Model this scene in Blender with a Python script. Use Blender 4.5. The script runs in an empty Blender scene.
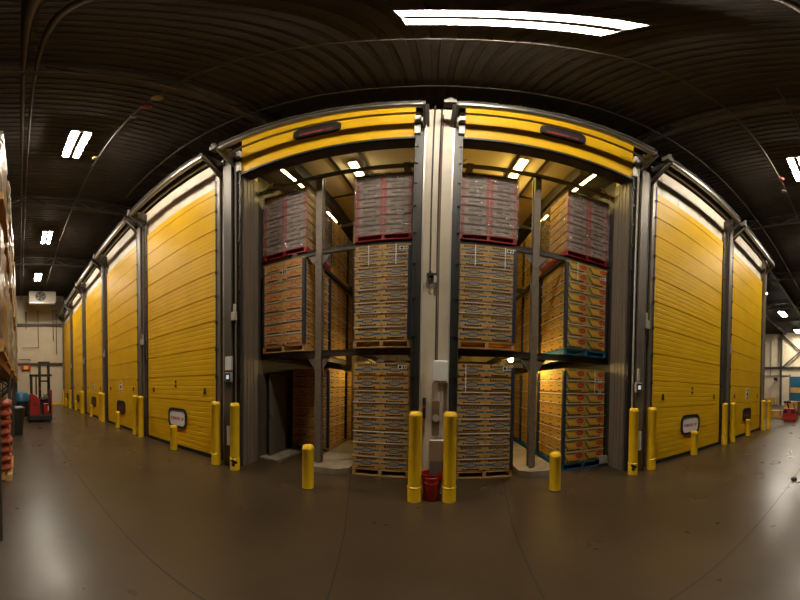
import bpy, math, random
from math import pi, sin, cos, radians
from mathutils import Vector, Matrix
random.seed(7)
SC = bpy.context.scene
COL = SC.collection
UP = Vector((0, 0, 1))

# ------------------------------------------------------------------ materials
def mat(name, col, rough=.6, metal=0., var=0., vs=4., bump=0., bs=60., emit=0., spec=.5, stretch=None):
    m = bpy.data.materials.new(name); m.use_nodes = True
    nt = m.node_tree; b = nt.nodes['Principled BSDF']
    c = (*col, 1)
    b.inputs['Base Color'].default_value = c
    b.inputs['Roughness'].default_value = rough
    b.inputs['Metallic'].default_value = metal
    b.inputs['Specular IOR Level'].default_value = spec
    if emit:
        b.inputs['Emission Color'].default_value = c
        b.inputs['Emission Strength'].default_value = emit
    if var or bump:
        tc = nt.nodes.new('ShaderNodeTexCoord')
        src = tc.outputs['Object']
        if stretch:
            mp = nt.nodes.new('ShaderNodeMapping'); mp.inputs['Scale'].default_value = stretch
            nt.links.new(src, mp.inputs['Vector']); src = mp.outputs['Vector']
    if var:
        n = nt.nodes.new('ShaderNodeTexNoise'); n.inputs['Scale'].default_value = vs; n.inputs['Detail'].default_value = 6
        r = nt.nodes.new('ShaderNodeValToRGB')
        r.color_ramp.elements[0].position = .3; r.color_ramp.elements[1].position = .7
        r.color_ramp.elements[0].color = (*[x * (1 - var) for x in col], 1)
        r.color_ramp.elements[1].color = (*[min(1, x * (1 + var)) for x in col], 1)
        nt.links.new(src, n.inputs['Vector']); nt.links.new(n.outputs['Fac'], r.inputs['Fac'])
        nt.links.new(r.outputs['Color'], b.inputs['Base Color'])
    if bump:
        n2 = nt.nodes.new('ShaderNodeTexNoise'); n2.inputs['Scale'].default_value = bs; n2.inputs['Detail'].default_value = 3
        bp = nt.nodes.new('ShaderNodeBump'); bp.inputs['Strength'].default_value = bump; bp.inputs['Distance'].default_value = .01
        nt.links.new(src, n2.inputs['Vector']); nt.links.new(n2.outputs['Fac'], bp.inputs['Height'])
        nt.links.new(bp.outputs['Normal'], b.inputs['Normal'])
    return m

def emission(name, col, s):
    m = bpy.data.materials.new(name); m.use_nodes = True
    nt = m.node_tree; nt.nodes.clear()
    e = nt.nodes.new('ShaderNodeEmission'); o = nt.nodes.new('ShaderNodeOutputMaterial')
    e.inputs['Color'].default_value = (*col, 1); e.inputs['Strength'].default_value = s
    nt.links.new(e.outputs['Emission'], o.inputs['Surface'])
    return m

LAMP = 235.
YEL = mat('door_yellow', (.80, .455, .010), .46, var=.06, vs=1.5, spec=.16)
WHT = mat('panel_white', (.74, .64, .49), .5, var=.08, vs=2.)
BOLY = mat('bollard_yellow', (.95, .585, .012), .35, var=.06, vs=5.)
STL = mat('grey_steel', (.19, .155, .118), .45, .25, var=.2, vs=6., stretch=(1, 1, .1))
STLD = mat('dark_steel', (.060, .049, .038), .5, .3, var=.25, vs=5.)
STLB = mat('bright_steel', (.55, .52, .46), .28, .85)
TRK = mat('track_dark', (.032, .026, .021), .5, .2)
BLK = mat('black_rubber', (.012, .011, .010), .55)
CARD = mat('cardboard', (.54, .31, .08), .75, var=.10, vs=7.)
CARDR = mat('cardboard_reddish', (.55, .305, .085), .75, var=.10, vs=7.)
CARDY = mat('cardboard_yellowish', (.52, .295, .052), .75, var=.10, vs=7.)
HOLE = mat('hand_hole_dark', (.02, .012, .006), .9)
INKB = mat('blue_ink', (.008, .12, .24), .7)
INKK = mat('black_ink', (.025, .015, .008), .7)
INKR = mat('red_ink', (.50, .025, .02), .7)
INKG = mat('green_ink', (.06, .22, .04), .7)
INKY = mat('yellow_ink', (.80, .42, .02), .7)
WHITE = mat('white_paper', (.8, .78, .74), .6)
STRAP = mat('strap_plastic', (.80, .78, .75), .4)
WOOD = mat('pallet_wood', (.52, .30, .10), .75, var=.25, vs=9., stretch=(.3, 3, 3))
BLUEP = mat('pallet_blue', (.015, .12, .24), .6, var=.2)
REDP = mat('pallet_red', (.34, .016, .016), .5, var=.15)
REDC = mat('crate_red', (.34, .045, .04), .5, var=.2, vs=9.)
GREYC = mat('crate_greybrown', (.24, .165, .125), .6, var=.25, vs=8.)
NAVY = mat('corner_navy', (.015, .02, .04), .6)
CONC = mat('concrete_kerb', (.26, .21, .15), .8, var=.25, vs=5., bump=.2)
REDT = mat('truck_red', (.38, .015, .012), .4)
BUCK = mat('bucket_red', (.42, .018, .014), .4)
TRUCKB = mat('truck_black', (.02, .018, .016), .45)
GREYP = mat('grey_plastic', (.16, .14, .12), .5)
CREAM = mat('end_wall_cream', (.66, .56, .40), .6, var=.07, vs=1.)
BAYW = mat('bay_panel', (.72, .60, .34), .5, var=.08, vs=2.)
DECK = mat('ceiling_deck', (.040, .030, .022), .7, var=.25, vs=1.2)
BLUED = mat('dock_blue', (.01, .10, .19), .45)
TUBE = emission('tube_glow', (1., .90, .74), LAMP)
TUBEY = emission('tube_glow_warm', (1., .72, .20), 62.)
TUBEN = emission('tube_glow_slim', (1., .76, .27), 28.)
TUBEW = emission('tube_glow_pale', (1., .85, .52), 42.)
BULB = emission('bulb_glow', (1., .72, .24), 260.)
SACK = mat('sack_red', (.34, .07, .032), .7, var=.65, vs=18., bump=.5, bs=45.)
REDL = mat('red_lens', (.5, .02, .015), .3)
GALV = mat('galvanised', (.52, .48, .42), .4, .4, var=.1)

# floor: polished brown concrete
FLR = bpy.data.materials.new('polished_concrete'); FLR.use_nodes = True
def _floor():
    nt = FLR.node_tree; b = nt.nodes['Principled BSDF']
    tc = nt.nodes.new('ShaderNodeTexCoord')
    n = nt.nodes.new('ShaderNodeTexNoise'); n.inputs['Scale'].default_value = .55; n.inputs['Detail'].default_value = 9; n.inputs['Roughness'].default_value = .65
    r = nt.nodes.new('ShaderNodeValToRGB')
    r.color_ramp.elements[0].position = .32; r.color_ramp.elements[0].color = (.042, .028, .0145, 1)
    r.color_ramp.elements[1].position = .72; r.color_ramp.elements[1].color = (.082, .054, .029, 1)
    n2 = nt.nodes.new('ShaderNodeTexNoise'); n2.inputs['Scale'].default_value = 1.6; n2.inputs['Detail'].default_value = 3
    rr = nt.nodes.new('ShaderNodeMapRange'); rr.inputs['To Min'].default_value = .22; rr.inputs['To Max'].default_value = .38
    bp = nt.nodes.new('ShaderNodeBump'); bp.inputs['Strength'].default_value = .02; bp.inputs['Distance'].default_value = .01
    for x in (n, n2): nt.links.new(tc.outputs['Object'], x.inputs['Vector'])
    nt.links.new(n.outputs['Fac'], r.inputs['Fac']); nt.links.new(r.outputs['Color'], b.inputs['Base Color'])
    nt.links.new(n2.outputs['Fac'], rr.inputs['Value']); nt.links.new(rr.outputs['Result'], b.inputs['Roughness'])
_floor()
JOINT = mat('joint_dark', (.028, .020, .014), .7)

# clear stretch film
FILM = bpy.data.materials.new('stretch_film'); FILM.use_nodes = True
def _film():
    nt = FILM.node_tree; nt.nodes.clear()
    o = nt.nodes.new('ShaderNodeOutputMaterial'); mx = nt.nodes.new('ShaderNodeMixShader')
    t = nt.nodes.new('ShaderNodeBsdfTransparent'); b = nt.nodes.new('ShaderNodeBsdfPrincipled')
    b.inputs['Base Color'].default_value = (.52, .42, .38, 1); b.inputs['Roughness'].default_value = .13; b.inputs['Specular IOR Level'].default_value = .9
    tc = nt.nodes.new('ShaderNodeTexCoord'); mp = nt.nodes.new('ShaderNodeMapping'); mp.inputs['Scale'].default_value = (1.5, 1.5, 4.5)
    mp.inputs['Rotation'].default_value = (.2, .5, .3)
    n = nt.nodes.new('ShaderNodeTexNoise'); n.inputs['Scale'].default_value = 1.6; n.inputs['Detail'].default_value = 6; n.inputs['Distortion'].default_value = 1.6
    bp = nt.nodes.new('ShaderNodeBump'); bp.inputs['Strength'].default_value = 1.0; bp.inputs['Distance'].default_value = .12
    mr = nt.nodes.new('ShaderNodeMapRange'); mr.inputs['From Min'].default_value = .42; mr.inputs['From Max'].default_value = .66
    mr.inputs['To Min'].default_value = .12; mr.inputs['To Max'].default_value = .60
    nt.links.new(tc.outputs['Object'], mp.inputs['Vector']); nt.links.new(mp.outputs['Vector'], n.inputs['Vector'])
    nt.links.new(n.outputs['Fac'], bp.inputs['Height']); nt.links.new(bp.outputs['Normal'], b.inputs['Normal'])
    nt.links.new(n.outputs['Fac'], mr.inputs['Value']); nt.links.new(mr.outputs['Result'], mx.inputs['Fac'])
    nt.links.new(t.outputs['BSDF'], mx.inputs[1]); nt.links.new(b.outputs['BSDF'], mx.inputs[2])
    nt.links.new(mx.outputs['Shader'], o.inputs['Surface'])
_film()

# ------------------------------------------------------------------ mesh builder
class MB:
    def __init__(s): s.v = []; s.f = []; s.m = []
    def add(s, vs, fs, mi=0):
        b = len(s.v); s.v += [tuple(x) for x in vs]
        for f in fs: s.f.append(tuple(b + i for i in f)); s.m.append(mi)
        return s
    def box(s, x0, x1, y0, y1, z0, z1, mi=0):
        return s.add([(x0,y0,z0),(x1,y0,z0),(x1,y1,z0),(x0,y1,z0),(x0,y0,z1),(x1,y0,z1),(x1,y1,z1),(x0,y1,z1)],
                     [(3,2,1,0),(4,5,6,7),(0,1,5,4),(1,2,6,5),(2,3,7,6),(3,0,4,7)], mi)
    def cbox(s, c, d, mi=0):
        return s.box(c[0]-d[0]/2, c[0]+d[0]/2, c[1]-d[1]/2, c[1]+d[1]/2, c[2]-d[2]/2, c[2]+d[2]/2, mi)
    def bbox(s, x0, x1, y0, y1, z0, z1, b=.01, mi=0):
        """box with chamfered edges"""
        import bmesh
        bm = bmesh.new()
        g = bmesh.ops.create_cube(bm, size=1)
        for v in bm.verts:
            v.co = Vector(((x0+x1)/2 + v.co.x*(x1-x0), (y0+y1)/2 + v.co.y*(y1-y0), (z0+z1)/2 + v.co.z*(z1-z0)))
        bmesh.ops.bevel(bm, geom=bm.edges[:], offset=b, segments=2, affect='EDGES', profile=.5)
        bm.verts.index_update()
        s.add([v.co for v in bm.verts], [[v.index for v in f.verts] for f in bm.faces], mi); bm.free()
        return s
    def bar(s, p, q, w, h=None, mi=0):
        """rectangular bar from p to q"""
        h = h or w; p = Vector(p); q = Vector(q); d = (q-p).normalized()
        a = d.cross(UP)
        if a.length < 1e-4: a = Vector((1,0,0))
        a.normalize(); b = a.cross(d).normalized(); a *= w/2; b *= h/2
        return s.add([p-a-b, p+a-b, p+a+b, p-a+b, q-a-b, q+a-b, q+a+b, q-a+b],
                     [(0,1,2,3),(7,6,5,4),(0,4,5,1),(1,5,6,2),(2,6,7,3),(3,7,4,0)], mi)
    def cyl(s, p, q, r, n=12, mi=0, r2=None):
        r2 = r if r2 is None else r2
        p = Vector(p); q = Vector(q); d = (q-p).normalized()
        a = d.cross(UP)
        if a.length < 1e-4: a = Vector((1,0,0))
        a.normalize(); b = a.cross(d).normalized()
        vs = [p + a*r*cos(2*pi*i/n) + b*r*sin(2*pi*i/n) for i in range(n)] + [q + a*r2*cos(2*pi*i/n) + b*r2*sin(2*pi*i/n) for i in range(n)]
        fs = [(i, i+n, (i+1)%n+n, (i+1)%n) for i in range(n)] + [tuple(range(n)), tuple(range(2*n-1, n-1, -1))]
        return s.add(vs, fs, mi)
    def tube(s, pts, r, n=8, mi=0):
        for p, q in zip(pts, pts[1:]): s.cyl(p, q, r, n, mi)
        return s
    def lathe(s, prof, c=(0,0,0), n=24, mi=0):
        vs = []; fs = []
        for r, z in prof:
            vs += [(c[0]+r*cos(2*pi*i/n), c[1]+r*sin(2*pi*i/n), c[2]+z) for i in range(n)]
        for k in range(len(prof)-1):
            for i in range(n):
                j = (i+1) % n
                fs.append((k*n+i, k*n+j, (k+1)*n+j, (k+1)*n+i))
        fs.append(tuple(range(n-1, -1, -1))); fs.append(tuple(range((len(prof)-1)*n, len(prof)*n)))
        return s.add(vs, fs, mi)
    def prism(s, poly, d, mi=0):
        """poly: list of 3D points, extruded by vector d"""
        n = len(poly); d = Vector(d)
        vs = [Vector(p) for p in poly] + [Vector(p)+d for p in poly]
        fs = [tuple(range(n-1,-1,-1)), tuple(range(n, 2*n))] + [(i, (i+1)%n, (i+1)%n+n, i+n) for i in range(n)]
        return s.add(vs, fs, mi)
    def ring(s, outer, inner, d, mi=0):
        """frame between two loops of equal count (3D points), extruded by d"""
        n = len(outer); d = Vector(d)
        vs = [Vector(p) for p in outer] + [Vector(p) for p in inner] + [Vector(p)+d for p in outer] + [Vector(p)+d for p in inner]
        fs = []
        for i in range(n):
            j = (i+1) % n
            fs += [(i,j,j+n,i+n), (i+2*n,i+3*n,j+3*n,j+2*n), (i,i+2*n,j+2*n,j), (i+n,j+n,j+3*n,i+3*n)]
        return s.add(vs, fs, mi)
    def poly(s, pts, mi=0): return s.add(pts, [tuple(range(len(pts)))], mi)
    def build(s, name, mats, parent=None, smooth=False, loc=None):
        me = bpy.data.meshes.new(name); me.from_pydata(s.v, [], s.f)
        for m in (mats if isinstance(mats, (list, tuple)) else [mats]): me.materials.append(m)
        me.polygons.foreach_set('material_index', s.m)
        if smooth:
            me.polygons.foreach_set('use_smooth', [True]*len(s.f))
        me.update()
        import bmesh
        bm = bmesh.new(); bm.from_mesh(me); bmesh.ops.recalc_face_normals(bm, faces=bm.faces[:]); bm.to_mesh(me); bm.free()
        if smooth: 
            try: me.set_sharp_from_angle(angle=radians(38))
            except Exception: pass
        return link(name, me, parent, loc)

def link(name, me, parent=None, loc=None):
    o = bpy.data.objects.new(name, me); COL.objects.link(o)
    if parent: o.parent = parent
    if loc: o.location = loc
    return o
def tag(o, label=None, cat=None, group=None, kind=None):
    if label: o['label'] = label
    if cat: o['category'] = cat
    if group: o['group'] = group
    if kind: o['kind'] = kind
    return o
def empty(name, loc=(0,0,0), rz=0):
    o = bpy.data.objects.new(name, None); COL.objects.link(o); o.location = loc; o.rotation_euler = (0,0,rz); o.empty_display_size = .1
    return o
KIDS = {}
def copy_tree(o, parent=None):
    c = o.copy(); COL.objects.link(c)
    if parent: c.parent = parent
    for ch in o.children: copy_tree(ch, c)
    return c
def rrect(w, h, r, n=5):
    pts = []
    for cx, cy, a0 in ((w/2-r, h/2-r, 0), (-w/2+r, h/2-r, pi/2), (-w/2+r, -h/2+r, pi), (w/2-r, -h/2+r, 1.5*pi)):
        for i in range(n+1):
            a = a0 + pi/2*i/n; pts.append((cx + r*cos(a), cy + r*sin(a)))
    return pts
_txt = {}
def text2d(t):
    """filled outline of a word, centred, height about 1: (2D points, faces)"""
    if t in _txt: return _txt[t]
    cu = bpy.data.curves.new('lettering', 'FONT'); cu.body = t; cu.size = 1.4; cu.resolution_u = 1; cu.offset = .05
    ob = bpy.data.objects.new('lettering', cu); COL.objects.link(ob)
    dg = bpy.context.evaluated_depsgraph_get(); me = bpy.data.meshes.new_from_object(ob.evaluated_get(dg))
    vs = [(v.co.x, v.co.y) for v in me.vertices]; fs = [tuple(p.vertices) for p in me.polygons]
    bpy.data.objects.remove(ob); bpy.data.curves.remove(cu); bpy.data.meshes.remove(me)
    x0 = min(v[0] for v in vs); x1 = max(v[0] for v in vs); y0 = min(v[1] for v in vs); y1 = max(v[1] for v in vs)
    vs = [((x-(x0+x1)/2)/(x1-x0), (y-(y0+y1)/2)/(y1-y0)) for x, y in vs]
    _txt[t] = (vs, fs); return _txt[t]
def put_text(mb, t, c, w, h, y, mi):
    """word on a plane facing -Y, centred at (c[0], y, c[1])"""
    vs, fs = text2d(t)
    mb.add([(c[0]+a*w, y, c[1]+b*h) for a, b in vs], fs, mi)

ORD = ['zeroth','first','second','third','fourth','fifth','sixth','seventh','eighth','ninth','tenth','eleventh','twelfth']

# ------------------------------------------------------------------ measures of the place (metres; the door wall is the plane y = 4)
PITCH, DW, X0 = 3.907, 3.205, -3.544
def dx(k): return X0 + PITCH*k - (.034 if k > 0 else 0)      # left edge of bay k (0 and 1 stand open)
DH, WT, YW = 7.15, 8.22, 4.0
HD = .27
XL, XR, XE = -23.45, 35.0, 11.62
TH = .46

def struct(o, label=None): return tag(o, label, kind='structure')

# ------------------------------------------------------------------ floor, ceiling, walls
f = MB(); f.box(XL-.3, XR+.3, -4.5, 14.5, -.2, 0)
fl = struct(f.build('floor', [FLR]), 'polished brown concrete warehouse floor')
def joint(p, q, w=.014):
    p = Vector((*p, .0012)); q = Vector((*q, .0012)); d = (q-p).normalized(); a = Vector((-d.y, d.x, 0))*w/2
    return [p-a, q-a, q+a, p+a]
for p, q in (((XL, 1.05), (XR, .96)), ((-1.45, 4.45), (-.9, 2.6)), ((1.22, 4.45), (.89, 2.8)), ((.89, 2.8), (.62, .97)), ((-8.6, 1.05), (-8.6, -4)), ((-.9, 2.6), (-.5, 1.0))):
    j = MB(); j.poly(joint(p, q)); o = j.build('control_joint', [JOINT], fl)
    
c = MB()
vs = []; xs = []
x = XL-.3
while x < XR+.3:
    xs += [(x, 10.10), (x+.07, 10.10), (x+.08, 10.07), (x+.19, 10.07)]; x += .20
n = len(xs)
c.add([(a, -4.5, z) for a, z in xs] + [(a, 14.5, z) for a, z in xs], [(i, i+1, i+1+n, i+n) for i in range(n-1)])
struct(c.build('ceiling', [DECK]), 'dark ribbed steel deck ceiling')

w = MB()
w.box(XL, X0, YW, YW+TH, 0, WT); w.box(dx(0)+DW, dx(1), YW, YW+TH, 0, WT); w.box(dx(1)+DW, XE, YW, YW+TH, 0, WT)
w.box(X0, dx(0)+DW, YW, YW+HD, DH, WT); w.box(dx(1), dx(1)+DW, YW, YW+HD, DH, WT)
x = XL + .2
while x < XE:                                       # standing seams of the wall panels
    if not (X0 < x < dx(0)+DW or dx(1) < x < dx(1)+DW): w.box(x-.006, x+.006, YW-.006, YW, DH, WT)
    x += .33
struct(w.build('wall_front', [WHT]), 'long white panel wall carrying the row of yellow doors')
w = MB(); w.box(XE-.4, XE, YW+TH, 14.3, 0, WT); struct(w.build('wall_end', [WHT]), 'white end wall of the cold rooms')

w = MB(); w.box(XL-.25, XL, -4.5, YW, 0, 10.07)
for k in range(9): w.box(XL, XL+.008, -4.4+k*.93, -4.39+k*.93, 0, 10)
struct(w.build('wall_left', [CREAM]), 'cream panel wall at the far left end of the aisle')
w = MB(); w.box(XR, XR+.25, -4.5, 14.5, 0, 10.07)
for k in range(19): w.box(XR-.008, XR, -4.4+k, -4.385+k, 0, 10)
struct(w.build('wall_right', [CREAM]), 'pale panel wall closing the far right hall')

# girts and posts on the end walls
def trim(name, mb, m, label): return struct(mb.build(name, [m]), label)
trim('trim_1', MB().box(XL, XL+.16, -4, 3.98, 7.12, 7.34), STLD, 'upper steel girt on the left end wall')
trim('trim_2', MB().box(XL, XL+.16, -4, 3.98, 3.52, 3.74), STLD, 'lower steel girt on the left end wall')
trim('trim_3', MB().box(XR-.2, XR, 2, 14.3, 5.0, 5.28), STLD, 'steel girt on the far right wall')
trim('trim_4', MB().box(XR-.45, XR-.2, 8.95, 9.2, 0, 10.0), STLD, 'dark steel column against the far right wall')
b = MB(); b.bar((XR-.33, 9.0, 9.7), (XR-.33, 6.4, 7.35), .16); b.bar((XR-.33, 6.4, 7.35), (XR-.33, 8.9, 5.2), .16); b.bar((XR-.33, 6.4, 7.35), (XR-.33, 4.0, 9.7), .16)
trim('trim_5', b, STLD, 'steel cross bracing on the far right wall')
trim('trim_6', MB().box(XL+.01, XL+.16, 1.9, 3.9, 0, .16), BOLY, 'yellow painted kerb at the foot of the left end wall')
trim('trim_7', MB().box(XR-.08, XR-.01, 7.9, 8.9, 0, 4.3), CREAM, 'pale pilaster beside the blue dock door')

# roof trusses and beams
def truss(x, y0=-4.4, y1=14.4):
    t = MB(); t.bar((x, y0, 9.98), (x, y1, 9.98), .12, .10); t.bar((x, y0, 9.42), (x, y1, 9.42), .10, .08)
    y = y0; k = 0
    while y < y1 - .6:
        t.bar((x, y, 9.42 if k % 2 else 9.98), (x, y+.8, 9.98 if k % 2 else 9.42), .05); y += .8; k += 1
    return t
for i, x in enumerate((-15.5, -9.45, -3.1, 3.97, 10.05, 16.3, 22.6, 28.9)):
    struct(truss(x).build('trim_%d' % (8+i), [STLD]), 'dark open web roof truss')
for i, (y, z) in enumerate(((-1.9, 9.9), (4.9, 9.9), (8.6, 9.9))):
    struct(MB().box(XL, XR, y-.08, y+.08, z-.15, z+.15).build('trim_%d' % (16+i), [STLD]), 'dark roof purlin running along the aisle')

# ------------------------------------------------------------------ cold room shells behind the two open doors
def shell(sgn, side):
    xo, xi = 3.62*sgn, .12*sgn
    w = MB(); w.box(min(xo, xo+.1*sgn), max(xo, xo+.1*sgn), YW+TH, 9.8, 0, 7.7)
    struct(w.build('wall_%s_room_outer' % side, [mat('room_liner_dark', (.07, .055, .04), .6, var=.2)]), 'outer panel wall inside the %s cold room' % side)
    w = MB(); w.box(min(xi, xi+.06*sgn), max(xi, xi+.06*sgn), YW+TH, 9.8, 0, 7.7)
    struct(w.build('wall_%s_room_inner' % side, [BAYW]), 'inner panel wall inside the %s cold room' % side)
    w = MB(); w.box(min(xo, xi), max(xo, xi), 9.8, 9.9, 0, 7.7)
    struct(w.build('wall_%s_room_back' % side, [BAYW]), 'back wall of the %s cold room' % side)
    w = MB(); w.box(min(xo, xi), max(xo, xi), YW+HD, 9.8, 7.6, 7.7)
    for k in (1.42, 2.0): w.box(k*sgn-.03, k*sgn+.03, YW+TH, 9.8, 7.57, 7.61, 1)
    for y in (6.35, 8.2): w.box(min(xo, xi), max(xo, xi), y-.03, y+.03, 7.57, 7.61, 1)
    a, bb = sorted((2.62*sgn, 2.80*sgn)); w.box(a, bb, YW+TH, 9.8, 7.15, 7.6, 1)          # deep beam
    a, bb = sorted((2.80*sgn, 3.62*sgn))
    w.box(a, bb, YW+TH, 9.8, 7.585, 7.598, 1)
    for k in range(9): w.box(a, bb, 4.6+k*.55, 4.64+k*.55, 7.56, 7.585, 1)
    struct(w.build('ceiling_%s_room' % side, [BAYW, STLD]), 'panel ceiling of the %s cold room with dark seams' % side)
shell(-1, 'left'); shell(1, 'right')

# ------------------------------------------------------------------ doors
def curtain(x0, x1, z0, z1, yf=3.93, yb=3.985):
    pr = []; z = z0; sec = .61
    while z < z1 - .05:
        e = min(z+sec, z1)
        pr += [(z, yf+.024), (z+.014, yf+.024), (z+.018, yf)]
        q = z + .10
        while q < e - .05:
            pr += [(q, yf), (q+.012, yf+.003), (q+.028, yf+.003), (q+.040, yf)]; q += .122
        pr += [(e-.008, yf)]
        z = e
    pr = [(a, b) for a, b in pr if a <= z1] + [(z1, yf)]
    n = len(pr); m = MB()
    m.add([(x0, b, a) for a, b in pr] + [(x1, b, a) for a, b in pr], [(i, i+n, i+n+1, i+1) for i in range(n-1)])
    m.add([(x0, yb, z0), (x1, yb, z0), (x1, yb, z1), (x0, yb, z1)], [(0,1,2,3)])
    m.add([(x0, pr[0][1], z0), (x1, pr[0][1], z0), (x1, yb, z0), (x0, yb, z0)], [(0,1,2,3)])
    m.add([(x0, pr[-1][1], z1), (x1, pr[-1][1], z1), (x1, yb, z1), (x0, yb, z1)], [(0,1,2,3)])
    for x in (x0, x1):
        m.add([(x, yf, z0), (x, yb, z0), (x, yb, z1), (x, yf, z1)], [(0,1,2,3)])
    return m
PH = (1, 2, 3)
def door_label(k):
    if k < 0: return 'closed yellow ribbed door, %s one left of the open bays' % ORD[-k]
    if k == 0: return 'yellow door raised over the left open bay'
    if k == 1: return 'yellow door raised over the right open bay'
    return 'closed yellow ribbed door, %s one right of the open bays' % ORD[k-1]
for k in range(-5, 4):
    x0 = dx(k); x1 = x0 + DW; xc = (x0+x1)/2
    is_open = k in (0, 1); z0 = DH if is_open else .07; z1 = 8.85 if is_open else 7.04
    d = struct(empty('door_%d' % (k+6), (0,0,0)), door_label(k))
    curtain(x0+.03, x1-.03, z0, z1).build('curtain', [YEL], d)
    MB().box(x0+.02, x1-.02, 3.915, 3.99, z0-.075, z0-.005).build('bottom_seal', [BLK], d)
    # window in the lowest panel
    wx = xc - .62 if not is_open else xc - .05 + (.0 if k == 0 else -.10)
    wx = {-1: -5.78, 2: 5.79}.get(k, xc + (.0)); wz = z0 + .74 if not is_open else 8.05
    if is_open: wx = -1.92 if k == 0 else 1.95; wz = z0 + .83
    ww, wh = .84, .52
    loop = lambda w_, h_, r_, y: [(wx+a, y, wz+b) for a, b in rrect(w_, h_, r_)]
    win = MB().ring(loop(ww, wh, .17, 3.928), loop(ww-.11, wh-.11, .12, 3.928), (0, -.03, 0)).build('window_frame', [BLK], d)
    pale = k in (-1, 2)
    pn = MB().prism(loop(ww-.10, wh-.10, .12, 3.926), (0, -.012, 0))
    put_text(pn, 'DEMAND UP', (wx, wz-.02 if pale else wz-.04), .60, .085, 3.9125, 1)
    tag(pn.build('window_pane', [WHITE if pale else TRUCKB, INKR], win), 'white pane with red lettering' if pale else 'dark pane with red lettering')
    # small latches and warning label
    for q, s in ((-1.2, 1.5), (1.2, 1.5)):
        m = MB(); m.box(xc+q-.02, xc+q+.02, 3.905, 3.93, z0+s-.07, z0+s+.04); m.box(xc+q-.035, xc+q+.035, 3.90, 3.93, z0+s-.09, z0+s-.06)
        if not is_open: m.build('latch', [BLK], d)
    if not is_open:
        m = MB(); m.box(xc-.02, xc+.02, 3.905, 3.93, 1.62, 1.68); m.box(xc-.02, xc+.02, 3.905, 3.93, 1.74, 1.80); m.build('latch', [BLK], d)
    if k in (-3, -2, 3):
        m = MB(); m.box(xc-.11, xc+.11, 3.918, 3.929, 1.42, 1.82); m.box(xc-.09, xc+.09, 3.914, 3.918, 1.74, 1.80, 1); m.box(xc-.09, xc+.09, 3.914, 3.918, 1.44, 1.50, 1); m.box(xc-.06, xc+.06, 3.914, 3.918, 1.55, 1.68, 2)
        tag(m.build('warning_label', [WHITE, INKR, INKK], d), 'small white label with red bars')
    if is_open:
        for s, xt in ((-1, x0), (1, x1)):
            a, bb = sorted((xt-.03*s, xt+.06*s)); m = MB(); m.bbox(a, bb, 3.86, 3.925, 7.22, 7.62, .01); m.bbox(a, bb, 3.86, 3.925, 7.74, 8.10, .01); m.box(a, bb, 3.89, 3.925, 7.6, 7.76, 1); tag(m.build('end_lock', [WHITE, BLK], d), 'pale end lock on the leaf edge')
    # side tracks with hinge clips
    for s, xt in ((-1, x0), (1, x1)):
        m = MB()
        a, bb = sorted((xt, xt + .11*s))
        m.box(a, bb, 3.915, 3.995, 0, 7.6); a2, b2 = sorted((xt-.012*s, xt+.02*s)); m.box(a2, b2, 3.905, 3.93, 0, 7.3, 1)
        z = .6
        while z < 7.2:
            a2, b2 = sorted((xt-.01*s, xt+.035*s)); m.box(a2, b2, 3.885, 3.92, z, z+.06, 1); z += .61
        m.build('track', [TRK if k in (0, 1) else STL, BLK], d)
    # reveal lining of the open bays
    if is_open:
        m = MB()
        for s, xt in ((-1, x0), (1, x1)):
            a, bb = sorted((xt, xt - .025*s)); m.box(a, bb, 4.0, 4.46, 0, DH)
            for q in (.1, .2, .3): a2, b2 = sorted((xt-.024*s, xt-.035*s)); m.box(a2, b2, 4.0+q, 4.03+q, 0, DH)
        m.build('jamb', [mat('jamb_steel', (.16, .128, .096) if k == 0 else (.19, .155, .118), .5, .2, var=.2, vs=5., stretch=(1, 1, .1))], d)  # right jamb coloured lighter, standing in for lamp light on it
        MB().box(x0, x1, 4.0, 4.0+HD, DH-.03, DH-.002).build('head_lining', [STLD], d)
    # roller shaft on its brackets, hood and cord
    sh = MB().cyl((x0-.10, 3.47, 7.97), (x1+.10, 3.47, 7.97), .062, 14).build('roller_shaft', [STLB], d, True)
    m = MB(); m.box(x0-.12, x1+.12, 3.41, 3.55, 8.045, 8.06); m.box(x0-.12, x1+.12, 3.41, 3.425, 8.0, 8.05); m.build('shadow_hood', [STLD], d)  # plate added and sized to widen the shaft's shadow on the wall
    m = MB(); m.cyl((x0-.06, 3.66, 7.88), (x1+.06, 3.66, 7.88), .03, 10); m.build('guide_rod', [GALV], d, True)
    m = MB(); pts = [(x0 - .1 + i*(DW+.2)/14, 3.44, 8.16 + .015*sin(i*2.3)) for i in range(15)]; m.tube(pts, .018, 6); m.build('cord', [GREYP], d)
    for s, xt in ((-1, x0), (1, x1)):
        xa = xt + .10*s
        m = MB(); m.prism([(xa, 4.0, 7.25), (xa, 4.0, 8.12), (xa, 3.42, 8.12), (xa, 3.42, 7.93)], (.035*s, 0, 0))
        m.build('bracket', [STLD], d)
        m = MB(); m.bar((xa+.06*s, 3.96, 7.45), (xa+.06*s, 3.43, 7.95), .05, .03); m.build('strut', [GALV], d)
    m = MB(); m.box(x0-.30, x0-.14, 3.38, 3.55, 7.98, 8.14); m.cyl((x0-.22, 3.42, 8.14), (x0-.22, 3.42, 8.24), .05, 10); m.build('drive_motor', [GREYP], d)
    if not is_open:      # flanged header strip above the leaf
        MB().box(x0, x1, 3.975, 3.999, 7.05, 7.10).build('head_strip', [WHT], d)

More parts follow.
